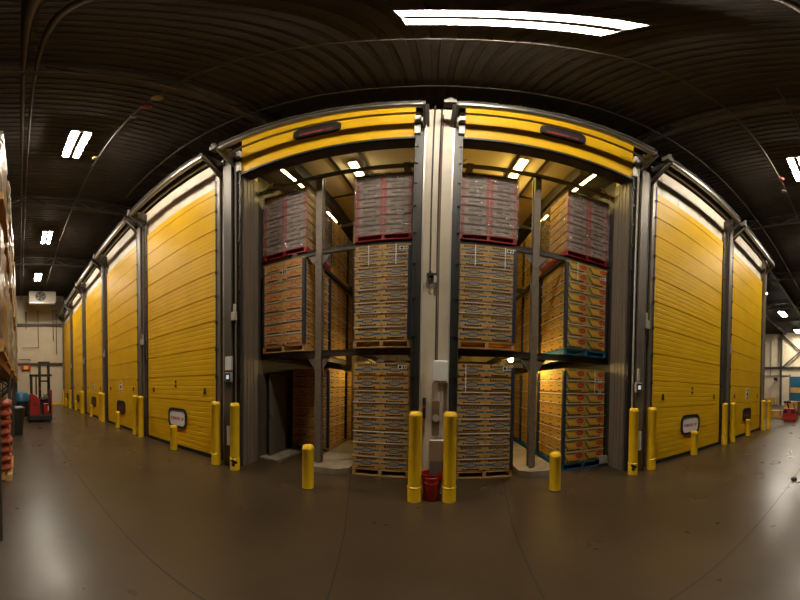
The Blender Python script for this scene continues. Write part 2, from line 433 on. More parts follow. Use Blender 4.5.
# columns and conduits in the gaps
gaps = [(dx(k)+DW, dx(k+1), k) for k in range(-5, 3)]
gname = {}
for xa, xb, k in gaps:
    if k == 0: nm = 'between the two open bays'
    elif k == -1: nm = 'left of the left open bay'
    elif k == 1: nm = 'right of the right open bay'
    elif k < -1: nm = 'between %s and %s closed doors left of bays' % (ORD[-k-1], ORD[-k])
    else: nm = 'between first and second closed doors right of bays'
    gname[k] = nm
    if k == 0: continue
    xm = (xa+xb)/2 + (.10 if k == -1 else -.10 if k == 1 else 0)
    t = tag(empty('steel_column', (xm, 3.9, 0)), 'grey steel column ' + nm, 'column', 'grey columns between the doors')
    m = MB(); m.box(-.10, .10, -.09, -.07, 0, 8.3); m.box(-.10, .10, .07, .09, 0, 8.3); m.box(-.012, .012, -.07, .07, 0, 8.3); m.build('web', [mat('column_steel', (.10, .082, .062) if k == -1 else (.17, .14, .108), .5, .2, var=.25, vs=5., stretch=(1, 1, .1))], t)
    MB().box(-.15, .15, -.10, .095, 0, .02).build('base_plate', [STLD], t)
    m = MB(); m.cyl((-.16, -.03, .3), (-.16, -.03, 8.0), .022, 8); tag(m.build('conduit', [GALV if k in (-1, 1) else STLD], t, True), 'thin upright pipe')
    m = MB(); m.cyl((.17, -.03, 1.2), (.17, -.03, 8.0), .018, 8); tag(m.build('conduit', [STL], t, True), 'thin upright pipe')
    m = MB(); m.box(.115, .225, -.11, -.05, 3.0, 3.18); m.cyl((.17, -.06, 3.18), (.17, -.06, 3.35), .03, 8); m.build('junction_box', [GALV], t)
t = tag(empty('steel_column', (XE-.12, 3.9, 0)), 'grey steel column at the right end of the door wall', 'column', 'grey columns between the doors')
MB().box(-.09, .09, -.09, .09, 0, 8.3).build('web', [STL], t); MB().box(-.13, .13, -.12, .095, 0, .02).build('base_plate', [STLD], t)
t = tag(empty('steel_column', (XL+.25, 3.9, 0)), 'grey steel column at the far left end of the door wall', 'column', 'grey columns between the doors')
MB().box(-.09, .09, -.09, .09, 0, 8.3).build('web', [STL], t); MB().box(-.13, .13, -.12, .095, 0, .02).build('base_plate', [STLD], t)

# white centre pillar with its conduits and boxes
p = tag(empty('wall_pillar', (0, 3.9, 0)), 'white panelled pillar between the two open bays', 'pillar')
m = MB(); m.bbox(-.215, .215, -.02, .098, 0, 8.44, .012)
for x in (-.12, -.03, .06, .15): m.box(x-.007, x+.007, -.026, -.02, 0, 8.44)
m.build('casing', [WHT], p)
m = MB(); m.box(-.215, -.195, -.05, -.02, 0, 8.3); m.box(.195, .215, -.05, -.02, 0, 8.3); m.build('edge_trim', [GALV], p)
m = MB(); m.cyl((.015, -.05, 2.06), (.015, -.05, 8.42), .012, 8); m.build('conduit', [STLD], p, True)
m = MB(); m.cyl((.04, -.05, 2.06), (.04, -.05, 8.1), .010, 8); m.build('conduit', [mat('conduit_brown', (.20, .10, .05), .5)], p, True)
m = MB(); m.cyl((-.085, -.05, 3.47), (-.085, -.05, 8.6), .012, 8); m.build('conduit', [STLD], p, True)
bx = tag(empty('control_box', (.09, 3.86, 1.74)), 'pale square control box mounted on the white pillar', 'control box')
MB().bbox(-.105, .105, -.11, 0, 0, .32, .012).build('housing', [WHITE], bx); MB().bbox(-.09, .09, -.125, -.105, .02, .30, .008).build('cover', [WHITE], bx)
MB().cyl((-.02, -.06, -.05), (-.02, -.06, .01), .03, 10).build('gland', [GALV], bx)
j = tag(empty('pull_hook', (-.06, 3.83, 3.25)), 'dark cleat with a small hook on the white pillar', 'hook')
m = MB(); m.box(-.07, .07, -.03, .045, .14, .18); m.cyl((-.02, 0, .0), (-.02, 0, .22), .018, 8); m.build('cleat', [BLK], j); m = MB(); m.cyl((.05, -.01, .02), (.05, -.01, .14), .022, 8); m.build('hook', [GALV], j)
j = tag(empty('push_button_station', (-.14, 3.84, 1.22)), 'slim black button station with a red button on the pillar', 'switch')
MB().bbox(-.022, .022, -.05, .03, 0, .30, .006).build('housing', [TRUCKB], j); MB().cyl((0, -.075, .17), (0, -.05, .17), .020, 12).build('red_button', [REDL], j)
j = tag(empty('sensor_bracket', (.03, 3.86, .95)), 'rusty conduit fitting under the control box on the pillar', 'bracket')
m = MB(); m.box(-.055, .055, -.06, .015, .02, .52); m.build('backplate', [mat('rust_brown', (.16, .10, .05), .7, var=.3)], j)
m = MB(); m.cyl((0, -.09, .28), (0, .0, .28), .05, 12); m.cyl((.07, -.04, .0), (.07, -.04, .66), .028, 10); m.build('fitting', [GALV], j, True)
j = tag(empty('wall_tray', (.05, 3.86, .35)), 'pale bin hanging low on the white pillar above the red bucket', 'bin')
m = MB(); m.prism([(-.11, 0, .22), (-.11, -.05, .22), (-.11, -.12, .55), (-.11, 0, .55)], (.22, 0, 0)); m.build('tray', [WHITE], j); MB().box(-.10, .10, -.055, 0, 0, .21).build('stand', [GREYP], j)
b = tag(empty('bucket', (-.015, 3.70, 0)), 'red plastic bucket on the floor between two tall bollards', 'bucket')
m = MB(); m.lathe([(.108, 0), (.112, .01), (.14, .36), (.147, .365), (.147, .385), (.142, .39), (.146, .42), (.15, .43), (.136, .43), (.105, .02)], n=28); m.build('pail', [BUCK], b, True)
m = MB(); m.tube([(.150*cos(a), -.155*abs(sin(a)), .40-.10*sin(a)) for a in [pi*i/12 for i in range(13)]], .005, 6); m.build('handle', [BUCK], b)

# keypads on the columns either side
for nm, x, lab in (('l', -3.73, 'left'), ('r', 3.70, 'right')):
    kz = 1.74 if nm == 'l' else 1.64
    j = tag(empty('door_control', (x, 3.79, kz)), 'square lit door control on the column %s of the open bays' % lab, 'switch', 'door controls on the columns')
    MB().bbox(-.085, .085, -.04, .015, 0, .20, .01).build('housing', [GALV], j); bz_ = MB().box(-.065, .065, -.045, -.04, .025, .175).build('bezel', [BLK], j)
    MB().box(-.035, .035, -.05, -.045, .06, .14).build('screen', [emission('screen_glow', (.85, .88, .9), .55)], bz_)
    if nm == 'l':
        j = tag(empty('notice_holder', (x, 3.79, 1.97)), 'pale notice holder above the lit door control', 'notice')
        MB().bbox(-.095, .095, -.03, .015, 0, .29, .006).build('backing', [GALV], j); MB().box(-.08, .08, -.034, -.03, .015, .275).build('sheet', [WHITE], j)
    else:
        j = tag(empty('cable_pull', (x, 3.79, 1.86)), 'short bright lever above the right door control', 'lever'); MB().bbox(-.03, .03, -.03, .015, 0, .26, .008).build('lever', [GALV], j)

# tilted white sheets behind the tall bollards
for x, lab in ((-3.73, 'left'), (3.76, 'right')):
    tag(MB().box(x-.04, x+.04, 3.76, 3.79, .45, .85).build('notice_sign', [WHITE]), 'small white plate low behind the bollard at %s bay edge' % lab, 'plate')

# ------------------------------------------------------------------ bollards
def bollard(x, y, h, label, group, torn=0, collar=True, r=.092, lean=0):
    t = tag(empty('bollard', (x, y, 0)), label, 'bollard', group)
    m = MB(); m.lathe([(r, 0), (r, h-.075), (r*1.03, h-.07), (r*1.03, h-.05), (r, h-.045), (r*.93, h-.018), (r*.75, h-.003), (r*.3, h)], n=28); m.build('sleeve', [BOLY], t, True)
    if collar:
        m = MB(); m.lathe([(r*1.0, .005), (r*1.05, .006), (r*1.05, .225), (r*1.10, .23), (r*1.10, .242), (r*1.0, .25)], n=28); co_ = m.build('collar', [BOLY], t, True)
        if torn:
            pts = []
            for i in range(16):
                a = 2*pi*i/16; q = .055*(1+.35*sin(3*a+1)+.2*cos(5*a)); pts.append((q*cos(a), q*1.15*sin(a)))
            th0 = -pi/2 + torn*.55
            m = MB(); m.poly([(r*1.08*cos(th0+u/(r*1.1)), r*1.08*sin(th0+u/(r*1.1)), .165+v) for u, v in pts]); tag(m.build('torn_patch', [BLK], co_), 'black torn hole')
    else:
        m = MB(); m.lathe([(r*1.02, .0), (r*1.12, .002), (r*1.12, .012), (r*1.02, .014)], n=24); m.build('floor_ring', [STLD], t, True)
    return t
GB = 'tall yellow bollards guarding the door columns'; GS = 'short yellow bollards standing before the doors'
for xa, xb, k in gaps:
    if k == 0: ps = ((-.25, 3.62), (.23, 3.63))
    elif k == -1: ps = ((-4.0, 3.67), (-3.47, 3.68))
    elif k == 1: ps = ((3.53, 3.71), (4.05, 3.71))
    else: ps = ((xa-.0 + (.08 if k < 0 else .05), 3.76), (xb-.13, 3.72))
    for i, (x, y) in enumerate(ps):
        side = 'left' if i == 0 else 'right'
        bollard(x, y, 1.34, '%s tall yellow bollard %s' % (side, gname[k]), GB, torn={(-1, 1): 1, (1, 0): -1}.get((k, i), 0))
bollard(11.22, 3.72, 1.34, 'left tall yellow bollard of the pair at right end of the door wall', GB)
bollard(11.55, 3.55, 1.34, 'right tall yellow bollard of the pair at right end of the door wall', GB)
bollard(-22.75, 3.76, 1.34, 'tall yellow bollard at the far left corner by the end wall', GB)
for k in range(-5, 4):
    x = dx(k) + DW/2
    x = {-1: -5.58, 0: -1.88, 1: 1.87, 2: 5.72, 3: 9.45}.get(k, x+.1); y = {0: 3.64, 1: 3.72, -1: 3.67}.get(k, 3.74)
    lab = {0: 'short yellow bollard in front of the left open bay', 1: 'short yellow bollard in front of the right open bay'}.get(k)
    lab = lab or 'short yellow bollard before the %s closed door %s of the bays' % (ORD[-k] if k < 0 else ORD[k-1], 'left' if k < 0 else 'right')
    bollard(x, y, {0: .74}.get(k, .66), lab, GS, collar=False)

# ------------------------------------------------------------------ racks inside the open bays
TIER = (2.37, 4.60)
def rack(sgn, side):
    t = tag(empty('storage_rack', (0, 0, 0)), 'steel storage rack of posts and beams inside the %s open bay' % side, 'rack', 'racks inside the open bays')
    px = 2.2 if sgn < 0 else 1.84
    def P(name, mb, m=STLD): return mb.build(name, [m], t)
    def X(a, b): return sorted((a*sgn, b*sgn))
    py = 4.72
    a, b = X(px-.065, px+.065)
    for yy in (py, 7.05):
        m = MB(); m.box(a, b, yy-.065, yy-.05, .13, 6.95); m.box(a, b, yy+.05, yy+.065, .13, 6.95); m.box((a+b)/2-.04, (a+b)/2+.04, yy-.05, yy+.05, .13, 6.95)
        P('post', m, mat('post_steel', (.20, .158, .112), .5, .15, var=.2, vs=12.))
    for xx in (3.595, .28):
        a, b = X(xx-.022, xx+.022); P('post', MB().box(a, b, 4.50, 4.58, 0, 7.0), STLD)
    for z in TIER:
        for (u, v) in ((3.60, px+.07), (px-.07, .22)):
            a, b = X(u, v); m = MB(); m.box(a, b, 4.66, 4.71, z-.13, z-.01); m.box(a, b, 4.65, 4.74, z-.03, z-.01); P('beam', m)
            m = MB(); m.box(a, b, 7.0, 7.06, z-.13, z-.01); P('beam', m)
        for xx in (3.42, 2.48, 1.40, .46):
            a, b = X(xx-.04, xx+.04); m = MB(); m.box(a, b, 4.70, 9.4, z-.12, z-.01); P('load_rail', m)
        for q in (-1, 1):        # triangular gussets at the post
            xx = px*sgn + .065*q
            m = MB(); m.prism([(xx, py-.04, z-.13), (xx+.19*q, py-.04, z-.13), (xx, py-.04, z-.42)], (0, .01, 0)); P('gusset', m, STL)
    a, b = X(3.58, .24); P('top_beam', MB().box(a, b, 4.60, 4.67, 6.80, 6.90))
    P('top_beam', MB().box(a, b, 7.0, 7.06, 6.80, 6.90))
    # sloped plenum brace beside the outer post
    m = MB(); m.bar((3.56*sgn, 4.6, 6.70), (3.25*sgn, 4.62, 7.1), .04); m.bar((3.56*sgn, 4.6, 6.88), (3.2*sgn, 4.6, 6.68), .04); P('brace', m, STL)
    m = MB(); m.prism([(.26*sgn, 4.62, 7.10), (.50*sgn, 4.62, 7.10), (.26*sgn, 4.62, 6.6)], (0, .02, 0)); P('gusset', m, GALV)
    a, b = X(.50, .62); P('brace', MB().box(a, b, 4.7, 7.0, 6.9, 7.05))
    # kerb plinth is poured concrete: a thing of its own
    k = MB(); a0, a1 = (1.52, 2.36) if sgn < 0 else (1.55, 2.30)
    k.prism([(a1*sgn, 4.42, 0), ((a0+.2)*sgn, 4.42, 0), (a0*sgn, 4.58, 0), (a0*sgn, 9.4, 0), (a1*sgn, 9.4, 0)], (0, 0, .12))
    tag(k.build('concrete_plinth', [CONC]), 'low concrete plinth under the post of the %s bay rack' % side, 'plinth')
rack(-1, 'left'); rack(1, 'right')

# ------------------------------------------------------------------ pallets, cartons
def pallet(w, d, h, m, name, label, group, loc):
    t = tag(empty(name, loc), label, 'pallet', group)
    td = MB()
    for i in range(7): td.box(-w/2, w/2, -d/2 + i*(d-.12)/6, -d/2+.12 + i*(d-.12)/6, h-.022, h)
    td.build('top_deck', [m], t)
    bd = MB()
    for i in range(3): bd.box(-w/2, w/2, -d/2 + i*(d-.10)/2, -d/2+.10 + i*(d-.10)/2, 0, .02)
    bd.build('bottom_deck', [m], t)
    for i in range(3): x = -w/2+.03 + i*(w-.06)/2; MB().box(x-.03, x+.03, -d/2, d/2, .02, h-.022).build('stringer', [m], t)
    return t
CW, CD, CH = .497, .397, .2455
def lid_mesh(kind):
    m = MB(); W, D, H = CW, CD, CH-.030
    z0 = .024; y = -D/2; zz = [0, .006, .026, H]; us = [-W/2, -.11, .11, W/2]
    def grid(P, us):
        for i in range(3):
            for j in range(3):
                if i == 1 and j == 1: continue
                m.add([P(us[i], zz[j], 0), P(us[i+1], zz[j], 0), P(us[i+1], zz[j+1], 0), P(us[i], zz[j+1], 0)], [(0,1,2,3)], 0)
        a, b, c_, d_ = us[1], us[2], zz[1], zz[2]; q = .020
        m.add([P(a,c_,0),P(b,c_,0),P(b,d_,0),P(a,d_,0),P(a,c_,q),P(b,c_,q),P(b,d_,q),P(a,d_,q)], [(4,5,6,7),(0,1,5,4),(1,2,6,5),(2,3,7,6),(3,0,4,7)], 1)
    grid(lambda u, z, q: (u, -D/2+q, z0+z), us)
    grid(lambda u, z, q: (-u, D/2-q, z0+z), us)
    ud = [-D/2, -.05, .05, D/2]
    grid(lambda u, z, q: (W/2-q, u, z0+z), ud); grid(lambda u, z, q: (-W/2+q, -u, z0+z), ud)
    m.add([(-W/2,-D/2,z0+H),(W/2,-D/2,z0+H),(W/2,D/2,z0+H),(-W/2,D/2,z0+H)], [(0,1,2,3)], 0)
    yp = y - .0012
    def disc(u, z, rx, rz, mi, yy=yp, n=14): m.poly([(u+rx*cos(2*pi*i/n), yy, z+rz*sin(2*pi*i/n)) for i in range(n)], mi)
    for u in (-.135, .135): disc(u, z0+.020, .018, .018, 1)
    if kind == 'blue':
        put_text(m, 'BANANAS', (0, z0+.176), .36, .052, yp, 3)
        disc(0, z0+.094, .120, .048, 2); disc(0, z0+.094, .090, .026, 0, yp-.0006)
        for u in (-.055, -.03, 0, .03, .055): m.box(u-.009, u+.007, yp-.0014, yp-.0010, z0+.084, z0+.104, 2)
        for s in (-1, 1): m.box(*sorted((s*.118, s*.235)), yp-.0004, yp, z0+.080, z0+.112, 2)
    elif kind == 'red':
        for i in range(7):
            a = pi*(.06+.88*i/6); c0 = Vector((0, 0, z0+.075)); e1 = .035; e2 = .10 if i % 2 == 0 else .08
            p = lambda rr, aa: (rr*cos(aa)*1.15, yp, z0+.062+rr*sin(aa)*.95)
            m.poly([p(e1, a-.13), p(e2, a-.15), p(e2, a+.15), p(e1, a+.13)], 2)
        for s in (-1, 1): m.box(*sorted((s*.13, s*.21)), yp-.0004, yp, z0+.075, z0+.092, 2)
        m.box(-.20, .20, yp-.0004, yp, z0+.192, z0+.199, 3)
    elif kind == 'swoosh':
        def band(pts, w, mi, yy=yp):
            L = []; R = []
            for i, (a, b) in enumerate(pts):
                k = w*sin(pi*(i+.4)/(len(pts)-.2)); L.append((a-k, yy, b)); R.append((a+k, yy, b))
            m.poly(L + R[::-1], mi)
        band([(-.215, .20), (-.205, .165), (-.185, .125), (-.155, .085), (-.115, .055)], .030, 2)
        for q in range(3): band([(-.15+q*.065, .195), (-.135+q*.065, .155), (-.105+q*.065, .115), (-.06+q*.065, .075)], .028, 4)
        m.box(-.14, .03, yp-.001, yp-.0006, z0+.176, z0+.198, 2)
        disc(.145, z0+.125, .082, .052, 3)
        put_text(m, 'BANANAS', (.145, z0+.125), .10, .018, yp-.0008, 4)
    for s in (-1, 1):          # end panels: hand holes and a faint mark
        m.add([(s*(W/2+.001), -.13, z0+.172), (s*(W/2+.001), .13, z0+.172), (s*(W/2+.001), .13, z0+.178), (s*(W/2+.001), -.13, z0+.178)], [(0,1,2,3)], 1)
        for u in (-.11, .11):
            xx = s*(W/2+.0012); m.poly([(xx, u+.014*cos(2*pi*i/10), z0+.165+.014*sin(2*pi*i/10)) for i in range(10)], 1)
        m.add([(s*(W/2+.001), -.08, z0+.10), (s*(W/2+.001), .08, z0+.10), (s*(W/2+.001), .08, z0+.125), (s*(W/2+.001), -.08, z0+.125)], [(0,1,2,3)], 3 if kind == 'red' else 2)
    return m
KIND = {'blue': ('banana_carton', [CARD, HOLE, INKB, INKK]), 'red': ('produce_carton', [CARDR, HOLE, INKR, INKK]), 'swoosh': ('fruit_carton', [CARDY, HOLE, INKG, INKR, INKY])}
PROTO = {}
def carton(kind, loc, rz, label, group):
    if kind not in PROTO:
        nm, ms = KIND[kind]
        tr = MB(); tr.box(-CW/2+.022, CW/2-.022, -CD/2+.022, CD/2-.022, 0, CH-.034)
        o = tr.build(nm, [ms[0]]); lid_mesh(kind).build('lid', ms, o)
        PROTO[kind] = o
    else:
        s = PROTO[kind]; o = s.copy(); COL.objects.link(o)
        for ch in s.children:
            cc = ch.copy(); COL.objects.link(cc); cc.parent = o
    o.location = loc; o.rotation_euler = (0, 0, rz)
    for k_ in ('label', 'category', 'group'):
        if k_ in o: del o[k_]
    tag(o, label, 'carton', group)
    return o
def strap(w, d, loc, label, m=STRAP, name='strap', key={}):
    kk = (round(w,3), round(d,3))
    if kk not in key:
        b = MB(); t = .004; z0, z1 = 0, .013
        lo = [(-w/2,-d/2,z0),(w/2,-d/2,z0),(w/2,d/2,z0),(-w/2,d/2,z0)]; li = [(x*(1-2*t/w), y*(1-2*t/d), z) for x, y, z in lo]
        b.ring(lo, li, (0,0,z1)); o = b.build(name, [m]); key[kk] = o
    else:
        o = key[kk].copy(); COL.objects.link(o)
    o.location = loc
    return tag(o, label, 'strap', 'white straps around the carton loads')
def load(kind, xc, yf, z, where, depth_rows, cols, layers=8, pal=('wood',), straps=(1,2,3,4,5,6,7), rows_full=True, boards=(), grp=None):
    """cartons stacked 2 wide x 3 deep; depth_rows: rows built; cols: per row which columns"""
    pm = {'wood': (WOOD, 'wooden_pallet', 'bare wooden'), 'blue': (BLUEP, 'blue_pallet', 'blue'), 'red': (REDP, 'red_pallet', 'red')}[pal[0]]
    D = 3*.4; yc = yf + D/2
    pallet(1.04, 1.2, .135, pm[0], pm[1], '%s pallet under the load: %s' % (pm[2], where), 'pallets inside the open bays', (xc, yc, z))
    for L in range(layers):
        sx = random.uniform(-.004, .004)
        for r in range(depth_rows):
            for cI in (0, 1):
                if cI not in cols[r]: continue
                col = ('left' if cI == 0 else 'right'); row = ('front', 'middle', 'rear')[r]
                carton(kind, (xc + (cI-.5)*.502 + sx, yf + .2 + r*.4 + random.uniform(-.0003, .0003), z + .136 + L*CH), random.uniform(-.001, .001),
                       '%s %s %s in %s layer up, %s' % (row, col, {'blue': 'blue-oval carton', 'red': 'red-print carton', 'swoosh': 'red-oval carton'}[kind], ORD[L+1], where),
                       grp or 'cartons stacked on pallets in the bays')
    for L in straps:
        strap(1.026, 1.226, (xc, yc, z + .136 + L*CH - .006 + .02*((L*7) % 3 - 1)), 'white strap at %s layer, %s' % (ORD[L], where))
    for (sx, sy) in boards:
        b = MB(); X = sx*.520; Y = sy*.620; h = layers*CH - .06
        b.box(*sorted((X, X-sx*.06)), *sorted((Y, Y+sy*.004)), 0, h); b.box(*sorted((X, X+sx*.004)), *sorted((Y+sy*.004, Y-sy*.06)), 0, h)
        tag(b.build('corner_board', [NAVY], None, False, (xc, yc, z+.137)), 'dark edge board on %s %s corner, %s' % ('front' if sy < 0 else 'rear', 'left' if sx < 0 else 'right', where), 'edge board', 'dark edge boards on the loads')
YF = 4.60
both3 = ((0, 1), (0, 1), (0, 1))
load('blue', -.945, YF, 0.0, 'ground pallet left of center pillar', 3, ((0,1),(0,),(0,)), straps=(1,2,3,4,5,6), pal=('wood',))
load('blue', -.945, YF, TIER[0], 'middle tier left of center pillar', 3, ((0,1),(0,),(0,)), straps=(1,2,3,4,5,6,7), boards=((1,-1),))
load('blue', .915, YF, 0.0, 'ground pallet right of center pillar', 3, ((0,1),(1,),(1,)), straps=(1,2,3,4,5,6), boards=((1,-1),))
load('blue', .915, YF, TIER[0], 'middle tier right of center pillar', 3, ((0,1),(1,),(1,)), straps=(1,2,3,4,5,6,7), boards=((1,-1),))
PP = 1.30
NTH = ('first', 'second', 'third')
for n in range(3):
    full = ((0, 1), (1,), (1,)) if n == 0 else ((1,),)*3
    fullB = ((0, 1), (0,), (0,)) if n == 0 else ((0,),)*3
    if n > 0:
        load('red', -2.98, YF + n*PP - .05, 0.0, '%s-in ground pallet, left outer lane' % NTH[n], 3, ((0, 1), (1,), (1,)) if n == 1 else ((1,),)*3, straps=(2,3,4,5,6,7) if n == 1 else (2,4,6), boards=((1,-1),))
    load('red', -2.98, YF + n*PP, TIER[0], '%s-in middle tier pallet, left outer lane' % NTH[n], 3, full, straps=(1,2,3,4,5,6,7) if n == 0 else (2,4,6), boards=((1,-1),(-1,-1)) if n == 0 else ((1,-1),))
    load('swoosh', 2.97, YF + n*PP, 0.0, '%s-in ground pallet, right outer lane' % NTH[n], 3, fullB, pal=('blue',), straps=(1,2,3,4,5,6,7) if n == 0 else (2,4,6), boards=((-1,-1),))
    load('swoosh', 2.97, YF + n*PP, TIER[0], '%s-in middle tier pallet, right outer lane' % NTH[n], 3, fullB, pal=('blue',), straps=(1,2,3,4,5,6,7) if n == 0 else (2,4,6), boards=((-1,-1),(1,-1)) if n == 0 else ((-1,-1),))
    if n > 0:
        load('red', -2.98, YF + n*PP, TIER[1], '%s-in top tier pallet, left outer lane' % NTH[n], 3, ((1,),)*3, layers=7, straps=(2,4,6), boards=((1,-1),))
        load('swoosh', 2.97, YF + n*PP, TIER[1], '%s-in top tier pallet, right outer lane' % NTH[n], 3, ((0,),)*3, layers=7, straps=(2,4,6), boards=((-1,-1),))
# hanging strap tails and stickers on the pillar-side loads
def tail(x, z1, h, where, yf=YF):
    tag(MB().box(x-.008, x+.008, yf-.018, yf-.014, z1-h, z1).build('strap_tail', [STRAP]), 'short upright white strap, ' + where, 'strap', 'upright strap tails')
tail(-1.19, 4.46, .47, 'left one, middle tier left of center pillar'); tail(-.70, 4.46, .47, 'right one, middle tier left of center pillar')
tail(.68, 4.46, .47, 'left one, middle tier right of center pillar'); tail(1.22, 4.46, .50, 'right one, middle tier right of center pillar')
tail(.55, 2.08, .5, 'ground pallet right of center pillar'); tail(2.72, 4.46, .45, 'middle tier red-oval load'); tail(3.2, 2.08, .5, 'ground red-oval load')
def sticker(x, z, label, yf=YF, w=.16, h=.075):
    m = MB(); m.box(x-w/2, x+w/2, yf-.0055, yf-.0045, z, z+h); y = yf-.006
    m.poly([(x-.04+.028*cos(2*pi*i/12), y, z+h/2+.028*sin(2*pi*i/12)) for i in range(12)], 1); m.box(x+.005, x+.03, y-.0004, y, z+.012, z+h-.012, 1); m.box(x+.045, x+.065, y-.0004, y, z+.02, z+h-.015, 1)
    tag(m.build('shipping_sticker', [WHITE, INKK]), label, 'sticker', 'white stickers on the cartons')
sticker(-.56, 1.98, 'white sticker on the top carton, ground pallet left of center pillar')
sticker(-.56, 4.33, 'white sticker on the top carton, middle tier left of center pillar')
sticker(1.30, 1.99, 'white sticker on the top carton, ground pallet right of center pillar'); sticker(1.33, 4.36, 'white sticker on the top carton, middle tier right of center pillar')
sticker(-2.98, 4.12, 'white sticker on the red-print load of the middle tier', w=.1, h=.11)
sticker(3.30, 1.83, 'upper white sticker on the ground red-oval load'); sticker(3.32, 1.6, 'lower white sticker on the ground red-oval load', w=.12, h=.06); sticker(3.36, 4.18, 'white sticker on the middle tier red-oval load')
for x, z, wh in ((-.62, 2.03+.01, 'on the ground load left of center pillar'), (-.95, 2.04, 'beside it on the same ground load'), (-2.7, 4.47, 'on the red-print load of the middle tier')):
    m = MB(); z = (2.10 if z < 3 else 4.47)
    m.add([(x-.09, YF+.0, z+.01), (x+.10, YF+.0, z+.01), (x+.08, YF+.03, z), (x-.08, YF+.03, z), (x-.02, YF-.005, z+.13), (x+.03, YF+.01, z+.09)], [(0,1,4),(1,5,4),(1,2,5),(2,3,5),(3,4,5),(3,0,4),(3,2,1,0)])
    tag(m.build('loose_film_tuft', [FILM]), 'crumpled tuft of clear film ' + wh, 'film', 'film tufts')

# shrink-wrapped loads of the top tier
def crate_mesh():
    m = MB(); W, D, H = .50, .40, .255
    m.box(-W/2, W/2, -D/2, D/2, 0, H-.03)
    for s in (-1, 1): m.box(*sorted((s*(W/2-.06), s*(W/2-.001))), -D/2-.003, -D/2, 0, H-.02, 1); m.box(*sorted((s*W/2, s*(W/2+.001))), -D/2, D/2, .012, H-.03, 3)
    m.box(-W/2, W/2, -D/2-.003, -D/2+.02, H-.045, H-.02, 2); m.box(-.12, .12, -D/2-.003, -D/2, .09, .13, 2)
    return m
CR = None
def wrapped(xc, where, seed):
    global CR
    z = TIER[1]; yf = YF + .02; yc = yf + .6; rnd = random.Random(seed)
    pallet(1.04, 1.2, .14, REDP, 'red_pallet', 'red plastic pallet under the shrink-wrapped load, ' + where, 'pallets inside the open bays', (xc, yc, z))
    for L in range(7):
        for r in range(3):
            for cI in (0, 1):
                if r == 2: continue
                if CR is None:
                    CR = MB(); CR = crate_mesh().build('produce_crate', [GREYC, REDC, BLK, CARD]); o = CR
                    MB().box(-.22, .22, -.18, .18, .225, .25).build('contents', [GREYC], o)
                else:
                    o = CR.copy(); COL.objects.link(o)
                    for ch in CR.children: cc = ch.copy(); COL.objects.link(cc); cc.parent = o
                o.location = (xc + (cI-.5)*.504, yf + .2 + r*.412, z + .141 + L*.262)
                tag(o, '%s %s grey crate with red ends, %s layer, %s' % (('front', 'second-row')[r], 'left' if cI == 0 else 'right', ORD[L+1], where), 'crate', 'crates inside the stretch film')
    # film sleeve
    m = MB(); N = 26; K = 44; W2, D2 = .522, .622; z0, z1 = .115, .14 + 7*.262 + .01
    loop = []
    for i in range(N): loop.append((-W2+2*W2*i/N, -D2))
    for i in range(N): loop.append((W2, -D2+2*D2*i/N))
    for i in range(N): loop.append((W2-2*W2*i/N, D2))
    for i in range(N): loop.append((-W2, D2-2*D2*i/N))
    M_ = len(loop); vs = []; fs = []
    folds = [(rnd.uniform(-1.2, 1.2), rnd.uniform(2.2, 5.5), rnd.uniform(0, 6.3), rnd.uniform(.5, 1)) for _ in range(7)]
    for k in range(K+1):
        zz = z0 + (z1-z0)*k/K
        for i, (a, b) in enumerate(loop):
            u = (a - b)*1.1; h = 0
            for sl, fr, ph, am in folds: h += am*(abs(sin((u*sl + zz)*fr*1.9 + ph)) - .6)
            h = max(-.6, min(1.0, h*.42)) + rnd.uniform(-.10, .10)
            q = .012*(h+.6); n_ = max(abs(a)/W2, abs(b)/D2)
            dx_ = (q if a > W2*.98 else -q if a < -W2*.98 else 0); dy_ = (q if b > D2*.98 else -q if b < -D2*.98 else 0)
            vs.append((a+dx_, b+dy_, zz))
    for k in range(K):
        for i in range(M_): j = (i+1) % M_; fs.append((k*M_+i, k*M_+j, (k+1)*M_+j, (k+1)*M_+i))
    vs.append((0, 0, z1+.004)); ct = len(vs)-1
    for i in range(M_): fs.append((K*M_+i, K*M_+(i+1) % M_, ct))
    m.add(vs, fs); o = m.build('stretch_film', [FILM], None, True, (xc, yc, z))
    tag(o, 'clear crumpled stretch film wrapped around crates, ' + where, 'film', 'stretch film on the top tier loads')
    m = MB(); m.box(xc-.52, xc+.52, yf-.0, yf+1.2, z+.142+7*.262, z+.150+7*.262)
    tag(m.build('top_sheet', [GREYC]), 'thin cover sheet on top of crates, ' + where, 'sheet')
wrapped(-2.965, 'top tier, left outer lane', 1); wrapped(-.945, 'top tier left of center pillar', 2)
wrapped(.915, 'top tier right of center pillar', 3); wrapped(2.965, 'top tier, right outer lane', 4)

